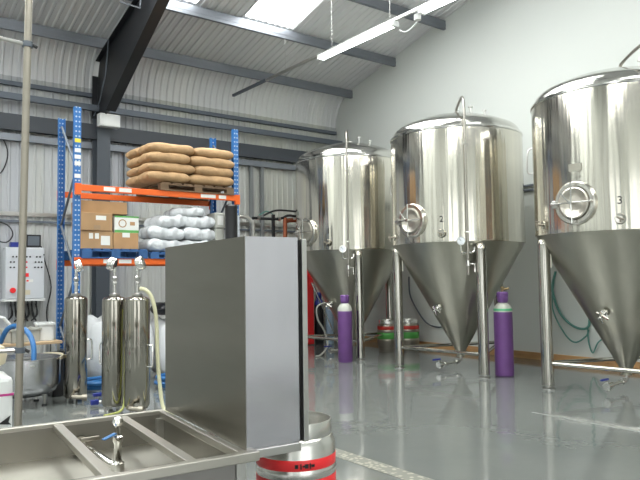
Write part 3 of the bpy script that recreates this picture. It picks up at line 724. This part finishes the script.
for z, mm in ((3.70,'yellow'),(3.55,'label'),(3.45,'label'),(3.35,'label'),(3.16,'label'),(2.9,'label')):
    MB().box(XA-.045,XA+.045,YA-.008,YA-.004,z,z+.06).obj('upright_label', mm, rk)
MB().box(XB-.058,XB+.058,YA-.012,YA-.005,.4,2.72).obj('upright_guard', 'post', rk)

def pallet(loc, L, D, h, mm, label):
    t = thing('pallet', loc, label, 'pallet')
    m = MB(); n = 7; w = L/n*.78
    for k in range(n):
        x = -L/2 + (k+.5)*L/n; m.box(x-w/2,x+w/2,-D/2,D/2,h-.022,h)
    m.obj('deck', mm, t)
    for y in (-D/2+.05,0,D/2-.05):
        m = MB(); m.box(-L/2,L/2,y-.05,y+.05,h-.044,h-.022); m.box(-L/2,L/2,y-.05,y+.05,0,.02)
        for x in (-L/2+.07,0,L/2-.07): m.box(x-.07,x+.07,y-.05,y+.05,.02,h-.044)
        m.obj('runner', mm, t)
    return t
pallet((4.92,10.45,3.06), 1.35, 1.05, .135, 'wood', 'dark wooden pallet under the brown sacks on the top shelf')
pallet((3.52,10.45,1.945), 1.02, 1.05, .15, 'bluepallet', 'blue painted pallet under the cardboard boxes')
pallet((4.64,10.45,1.945), 1.12, 1.05, .11, 'bluepallet', 'dark pallet under the white plastic sacks')

def pillow(L, W, H, seed, nx=22, ny=12, wob=1.0, boxy=.42):
    rnd = random.Random(seed); vs = []; fs = []
    ph = [rnd.uniform(0, 6.28) for _ in range(12)]
    def env(u): return max(0, 1-abs(u)**5)
    def lump(x, y): return 1 + wob*(.07*math.sin(5.1*x/L*2+ph[0]) + .06*math.sin(7*y/W*2+ph[1]) + .05*math.sin(11*x/L*2+6*y/W*2+ph[2]))
    top = []; bot = []
    for j in range(ny+1):
        for i in range(nx+1):
            u = math.sin((-1+2*i/nx)*PI/2); v = math.sin((-1+2*j/ny)*PI/2)
            xx = u*L/2*(1-.05*abs(v)**4); yy = v*W/2*(1-.10*abs(u)**6)
            yy *= 1+.03*wob*math.sin(9*u+ph[3]); xx *= 1+.02*wob*math.sin(7*v+ph[4])
            h = H/2*(env(u)*env(v))**boxy
            top.append((xx, yy, H/2 + h*lump(xx, yy))); bot.append((xx, yy, H/2 - h))
    n1 = nx+1; m = MB(); vs = top+bot; o = len(top)
    for j in range(ny):
        for i in range(nx):
            a = j*n1+i; fs.append([a,a+1,a+n1+1,a+n1]); fs.append([o+a,o+a+n1,o+a+n1+1,o+a+1])
    # side strip
    per = [i for i in range(n1)] + [j*n1+nx for j in range(1,ny+1)] + [ny*n1+i for i in range(nx-1,-1,-1)] + [j*n1 for j in range(ny-1,0,-1)]
    for k in range(len(per)):
        a, b = per[k], per[(k+1)%len(per)]; fs.append([a,o+a,o+b,b])
    m.add(vs, fs, True); return m
# brown sacks: four layers, two along, two deep
rows = ['bottom', 'second', 'third', 'top']
sL = .82; pr = []
for s_ in range(4): pr.append(pillow(sL, .55, .186, 20+s_, 40, 22, .9, .38).obj('malt_sack', 'sack', ang=80))
first = [True]*4
for lay in range(4):
    for col_ in range(2):
        for dp in range(2):
            k = (lay+col_*2+dp) % 4; sr = pr[k]
            if first[k]: o = sr; first[k] = False
            else: o = sr.copy(); COL.objects.link(o)
            split = .77 + (.06 if lay % 2 else -.03)
            x = 4.04 + (split/2 if col_ == 0 else split + (1.58-split)/2)
            o.scale = ((split if col_ == 0 else 1.58-split)/sL*1.02, 1, 1)
            o.location = (x + random.uniform(-.012,.012), 10.18 + dp*.53 + random.uniform(-.01,.01), 3.196 + lay*.158)
            o.rotation_euler = (0, R_(random.uniform(-.8,.8)), R_(random.uniform(-2,2)) + (PI if (lay % 2) else 0))
            tag(o, 'brown paper sack in the %s layer of the pile, %s end, %s row' % (rows[lay], 'left' if col_ == 0 else 'right', 'front' if dp == 0 else 'rear'), 'sack', 'brown sacks on the top shelf')
pu = pillow(.72, .60, .212, 77, 36, 22, 1.7, .3)
pus = [pu.obj('plastic_sack', 'plastic_sack', ang=80)]
spots = [(4.37,10.25,2.055,.9,'bottom layer, left'),(4.96,10.25,2.055,.88,'bottom layer, right'),(4.39,10.25,2.258,.86,'second layer, left'),(4.96,10.25,2.258,.86,'second layer, right'),(4.50,10.26,2.458,.76,'third layer, left'),(5.0,10.26,2.458,.78,'third layer, right'),(4.82,10.28,2.645,.8,'single top one')]
for i, (x, y, z, s, wds) in enumerate(spots):
    o = pus[0] if i == 0 else pus[0].copy()
    if i: COL.objects.link(o)
    o.location = (x, y, z); o.scale = (s, 1, 1 if i != 6 else .8); o.rotation_euler = (0, R_([2,-1,3,-2,-6,2,-4][i]), R_([3,-4,-3,183,6,175,-10][i]))
    tag(o, 'shiny white plastic sack on the lower shelf, ' + wds, 'sack', 'white plastic sacks on the lower shelf')

def carton(loc, w, d, h, label, mm='card', rz=0, kind=0):
    t = thing('cardboard_box', loc, label, 'box', 'cardboard boxes on the blue pallet', rz)
    MB().box(-w/2,w/2,-d/2,d/2,0,h,.004).obj('carton', mm, t)
    if kind != 3: 
        m = MB(); m.box(-w/2-.001,w/2+.001,-.025,.025,h,h+.001); m.box(-w/2-.0015,-w/2,-.025,.025,h-.09,h); m.obj('tape', 'tape', t)
    y = -d/2-.002
    if kind == 1:
        MB().box(-.02,.14,y,y+.002,h*.60,h*.85).obj('shipping_label', 'label', t)
        MB().box(-.05,.05,y,y+.002,h*.05,h*.3).obj('packing_tape', 'tape', t)
    if kind == 2:
        MB().box(.06,.2,y,y+.002,h*.2,h*.72).obj('shipping_label', 'label', t)
        MB().box(-.12,-.06,y,y+.002,h*.55,h*.86).obj('small_label', 'label', t); MB().box(-.03,.03,y,y+.002,h*.55,h*.86).obj('small_label', 'label', t)
    if kind == 3:
        MB().box(-w/2+.01,w/2-.01,y,y+.002,h*.18,h*.9).obj('printed_panel', 'label', t)
        MB().box(-w/2,w/2,y-.0005,y+.002,h*.0,h*.16).obj('green_strip', 'green', t); MB().box(-w/2,w/2,y-.0005,y+.002,h*.9,h).obj('green_strip', 'green', t)
        m = MB(); m.lathe([(.05,0),(.065,.001),(.05,.002)], 24, Matrix.Translation((-.07,y-.001,h*.55)) @ Matrix.Rotation(PI/2,4,'X'), cap=False); m.box(.05,.13,y-.001,y,h*.45,h*.66); m.obj('emblem_print', 'card2', t)
    if kind == 4:
        MB().box(-.06,.06,y,y+.002,h*.72,h).obj('torn_label', 'label', t)
    return t
carton((3.245,10.2,2.095), .49,.42,.275, 'brown cardboard box with several white labels, bottom left of the stack', 'card', 0, 2)
carton((3.70,10.2,2.095), .40,.42,.255, 'brown cardboard box with torn label, under the green and white box', 'card2', 0, 4)
carton((3.23,10.18,2.371), .48,.42,.27, 'brown cardboard box with one white label, middle of the left stack', 'card', R_(3), 1)
carton((3.715,10.2,2.351), .39,.40,.265, 'white and green printed box on the right of the cardboard stack', 'label', 0, 3)
carton((3.36,10.24,2.642), .74,.42,.19, 'plain wide brown cardboard box on top of the stack', 'card2', R_(-1), 0)

# clutter at the right end of the lower shelf
dk = thing('shelf_board', (5.40,10.45,1.945), 'grey shelf board at the right end of the lower shelf', 'board'); MB().box(-.15,.2,-.48,.48,0,.03).obj('board', 'crate', dk)
gc = thing('plastic_container', (5.345,10.12,1.975), 'pale grey tall plastic container at the right end of the lower shelf', 'container')
MB().box(-.09,.08,-.16,.16,0,.50,.02).obj('body', 'crate', gc); MB().box(-.10,.09,-.17,.17,.50,.77,.02).obj('upper_body', 'crate', gc); MB().box(-.06,.05,-.172,-.168,.56,.72).obj('front_label', 'label', gc)
bk = thing('black_drum', (5.47,9.80,0), 'tall narrow black drum standing against the right rack upright', 'drum')
MB().lathe([(.10,0),(.105,.02),(.105,.9),(.11,.92),(.105,.94),(.105,2.0),(.11,2.02),(.105,2.04),(.105,2.82),(.11,2.84),(.09,2.87),(0,2.88)], 28).obj('tube_body', 'blackp', bk)

# bulk bags on the floor under the rack
bg = pillow(1.05, .85, 1.04, 91, 34, 28, 1.6, .36).obj('bulk_bag', 'bulkbag', ang=80)
bg.location = (3.75, 11.0-.45, .0); tag(bg, 'white bulk bag on the floor under the rack, left one', 'bulk bag', 'white bulk bags under the rack')
b2 = bg.copy(); COL.objects.link(b2); b2.location = (4.85, 10.5, 0); b2.scale = (1,1,.92); b2.rotation_euler = (0,0,R_(4)); b2['label'] = 'white bulk bag on the floor under the rack, right one'
tag(pillow(.5,.45,.2,33,14,10,1.5,.5).obj('black_bag', 'blackp', ang=80), 'small black bag lying on the right white bulk bag', 'bag').location = (4.55,10.35,1.02)

# ------------------------------------------------------------------ control cabinet on the back wall
cc = thing('control_cabinet', (2.96, 13.5, 1.28), 'grey electrical control cabinet with indicator buttons on the back wall', 'control cabinet')
MB().box(-.345,.345,-.22,.06,0,.98,.01).obj('body', 'cabinet', cc)
MB().box(-.335,.335,-.24,-.22,.015,.965,.006).obj('door', 'cabinet', cc)
yb = -.24
rowsz = [(.80,[-.22,-.16,.02,.08,.2,.26],'text'),(.70,[-.26,-.2,.02,.18,.24,.29],'text'),(.60,[-.26,-.2,.02,.17,.23,.29],'text')]
for z, xs, mm in rowsz:
    for x in xs:
        red_ = abs(x-.02) < .01 and z < .75
        MB().cyl((x,yb-.012,z),(x,yb+.002,z), .016, 12).obj('indicator_button', 'red' if red_ else mm, cc)
MB().box(-.02,.06,yb-.01,yb,.42,.49,.003).obj('breaker_switch', 'red', cc)
MB().box(-.02,.14,yb-.004,yb,.32,.37).obj('warning_label', 'label', cc); MB().box(.02,.06,yb-.006,yb-.003,.33,.36).obj('warning_print', 'red', cc)
MB().cyl((-.22,yb-.05,.17),(-.22,yb,.17), .05, 16).obj('emergency_stop', 'red', cc)
MB().box(-.0,.09,yb-.01,yb,.08,.17,.003).obj('socket_cover', 'cream', cc)
MB().cyl((.33,yb-.012,.84),(.33,yb,.84), .012, 10).obj('door_lock', 'text', cc)
MB().box(-.37,.36,-.26,.06,-.04,-.0,.004).obj('bottom_ledge', 'whitemetal', cc)
m = MB()
for k in range(7):
    x = -.22+.075*k; m.tube([(x,-.1,-.04),(x+.01,-.12,-.3),(x+.08*(1 if k%2 else -1),-.1,-.42),(x+.05,-.02,-.3),(x+.02,.03,-.1)], .014, 6, 4)
m.obj('cable_bundle', 'blackp', cc)
bx = thing('black_box', (3.12, 13.42, 2.27), 'small black box standing on top of the control cabinet', 'box')
MB().box(-.14,.13,-.1,.08,.0,.24,.008).obj('body', 'blackp', bx)
MB().box(-.11,.10,-.104,-.1,.03,.21,.002).obj('face', 'railgrey', bx)
bb = thing('blue_box', (2.82, 13.4, 2.27), 'flat dark blue box on top of the control cabinet behind the tall pipe', 'box')
MB().box(-.1,.1,-.08,.08,0,.09,.006).obj('body', 'bluecap', bb)
tag(MB().tube([(2.45,13.54,4.55),(2.62,13.54,4.3),(2.68,13.54,4.05),(2.6,13.54,3.75),(2.45,13.54,3.6)], .012, 6, 5).obj('wall_cable', 'blackp'), 'thin black cable looping on the back wall at the upper left edge', 'cable')
tag(MB().tube([(2.3,13.5,2.70),(2.55,13.5,2.74),(2.72,13.5,2.66),(2.78,13.5,2.5),(2.66,13.5,2.36),(2.4,13.5,2.42)], .012, 6, 5).obj('wall_cable', 'blackp'), 'thin black cable looped above the control cabinet at the left edge', 'cable')
tag(MB().tube([(3.3,13.52,2.3),(3.38,13.53,2.0),(3.5,13.53,1.5),(3.42,13.53,1.0),(3.5,13.53,.4),(3.48,13.53,.02)], .012, 6, 5).obj('wall_cable', 'blackp'), 'thin black cable hanging from the right side of the control cabinet', 'cable')

# ------------------------------------------------------------------ pipework right of the rack
pw = thing('pipe_manifold', (8.0, 12.4, 0), 'black and copper pipework on a stand before the back wall, above the stainless cabinet', 'pipework')
MB().box(-.03,.03,-.03,.03,0,3.05).obj('stand_post', 'blackp', pw)
MB().tube([(-.55,0,2.95),(0,0,2.95),(.25,-.0,2.98),(.45,0,3.05),(.95,0,3.0)], .03, 10, 4).obj('black_pipe', 'blackp', pw)
MB().tube([(-.25,0,3.02),(.05,.02,3.14),(.4,.02,3.16),(.95,.02,3.14)], .022, 8, 4).obj('black_pipe', 'blackp', pw)
MB().tube([(.32,0,.02),(.32,0,2.75),(.34,0,2.88),(.44,0,2.94),(.75,0,2.94)], .05, 12, 3).obj('copper_pipe', 'copper', pw)
MB().tube([(-.35,.05,3.02),(-.15,.05,3.12),(.02,.05,3.06)], .014, 8, 3).obj('lever', 'greenhose', pw)
m = MB(); 
for x in (-.4,.15,.55): m.cyl((x-.03,0,2.96),(x+.03,0,2.96), .05, 12)
m.obj('pipe_union', 'steel', pw)
ap = thing('bent_steel_pipe', (6.25, 10.75, 0), 'bent grey steel pipe just right of the right rack upright', 'pipe')
MB().tube([(.22,0,.0),(.22,0,2.5),(.2,0,2.66),(.12,0,2.76),(.0,0,2.79),(-.1,0,2.78)], .035, 12, 3).obj('pipe', 'steel', ap)
MB().cyl((-.08,0,2.78),(-.14,0,2.78), .06, 14).obj('coupling', 'chrome', ap)

# ------------------------------------------------------------------ things behind tank 1
rl = thing('red_locker', (9.0, 12.95, 0), 'tall red steel locker behind tank 1 beside the stainless cabinet', 'locker')
MB().box(-.45,.33,-.25,.25,.02,1.95,.008).obj('body', 'red', rl)
for a, b, mm in ((-.43,-.03,'red'),(-.02,.14,'pink'),(.16,.31,'red')): MB().box(a,b,-.262,-.25,.06,1.9,.004).obj('door_panel' if mm == 'red' else 'pale_door_strip', mm, rl)
MB().box(-.08,-.05,-.275,-.262,.95,1.1).obj('handle', 'blackp', rl)
gas_cylinder((9.52,12.75,0), 1.25, .11, 'tall black cylinder with navy cap between the red locker and pale blue one', False, 'blackp', 'bluecap', 'bluecap')
gas_cylinder((9.80,12.7,0), 1.1, .10, 'pale blue cylinder with navy cap standing behind tank 1', False, 'ltblue', 'ltblue', 'bluecap')
tag(MB().tube([(8.35,10.75,1.03),(8.22,10.8,1.08),(8.05,10.85,1.0),(8.1,10.9,.75),(8.3,10.95,.5),(8.35,10.9,.2),(8.1,10.8,.03),(7.9,10.7,.025)], .018, 8, 5).obj('tank_hose', 'crate'), 'pale hose looping from the cone valve of tank 1 to the floor', 'hose')
tag(MB().cyl((8.36,11.45,1.5),(9.08,11.35,.012), .014, 10).obj('metal_rod', 'chrome'), 'slim bright rod leaning under tank 1', 'rod')

# green hoses on the right wall
def whose(pts, r, label, mm='greenhose'):
    tag(MB().tube([(XW-.045, y, z) for y, z in pts], r, 8, 6).obj('wall_hose', mm), label, 'hose')
whose([(7.06,1.66),(7.14,1.32),(7.0,.90),(6.72,.66),(6.46,.66),(6.42,.95),(6.42,1.8)], .022, 'thick green hose drooping on the white wall behind tank 3')
whose([(7.1,1.5),(7.15,.98),(6.93,.54),(6.72,.38),(6.50,.50),(6.44,.62)], .014, 'thin green hose hanging lowest in a loop behind tank 3')
whose([(6.46,.66),(6.45,.40),(6.38,.22),(6.28,.40),(6.15,.5)], .013, 'short green hose tail hooking up beside the cone of tank 3')
whose([(10.9,1.6),(10.88,1.2),(10.7,.9),(10.4,.58),(10.04,.48),(9.7,.55)], .016, 'dark hose drooping on the white wall between tanks 1 and 2', 'railgrey')
wbk = thing('wall_pipe_stub', (XW, 7.61, 3.22), 'pair of short grey pipes on the white wall between tanks 2 and 3', 'pipe')
for z in (0, .09): MB().box(-.06, 0, -.5, .5, z, z+.04, .006).obj('pipe', 'railgrey', wbk)

# ------------------------------------------------------------------ light
for o in list(COL.objects):
    if o.parent: continue
    l = o.get('label', '')
    if o.name.startswith('gas_cylinder'): o['group'] = 'purple gas cylinders by the tanks' if 'purple' in l else 'cylinders standing behind tank 1'
    if o.name.startswith('beer_keg'): o['group'] = 'kegs under tank 1' if 'green' in l else 'red banded kegs stacked beside the sink'
    if o.name.startswith('wall_post'): o['group'] = 'grey posts on the back wall'
    if o.name.startswith('wall_rail'): o['group'] = 'horizontal rails on the back wall'
    if o.name.startswith('wall_hose'): o['group'] = 'hoses hanging on the white wall'
    if o.name.startswith('reflection_post'): o['group'] = 'posts added for tank reflections on the left wall'
w = bpy.data.worlds.new('World'); S.world = w; w.use_nodes = True
bgn = w.node_tree.nodes['Background']; bgn.inputs['Color'].default_value = (.93,.96,.95,1); bgn.inputs['Strength'].default_value = 3.0

# ------------------------------------------------------------------ camera
f, pitch, yaw, roll = 652.04, .0582, .6443, -.0140
cy, sy, cp, sp = math.cos(yaw), math.sin(yaw), math.cos(pitch), math.sin(pitch)
fwd = Vector((sy*cp, cy*cp, sp)); rt = Vector((cy, -sy, 0)); up = rt.cross(fwd)
r2 = rt*math.cos(roll) + up*math.sin(roll); u2 = up*math.cos(roll) - rt*math.sin(roll)
cam = bpy.data.objects.new('camera', bpy.data.cameras.new('camera')); COL.objects.link(cam)
b = -fwd
cam.matrix_world = Matrix(((r2.x,u2.x,b.x,0),(r2.y,u2.y,b.y,0),(r2.z,u2.z,b.z,1.6),(0,0,0,1)))
cam.data.sensor_width = 36; cam.data.lens = f/640*36; cam.data.clip_end = 200; cam.data.clip_start = .05
S.camera = cam
pp.rotation_euler = (0, R_(.7), 0)
S.view_settings.view_transform = 'Standard'; S.view_settings.look = 'None'; S.view_settings.exposure = -.22; S.view_settings.gamma = 1
try: S.view_settings.use_curve_mapping = False
except Exception: pass
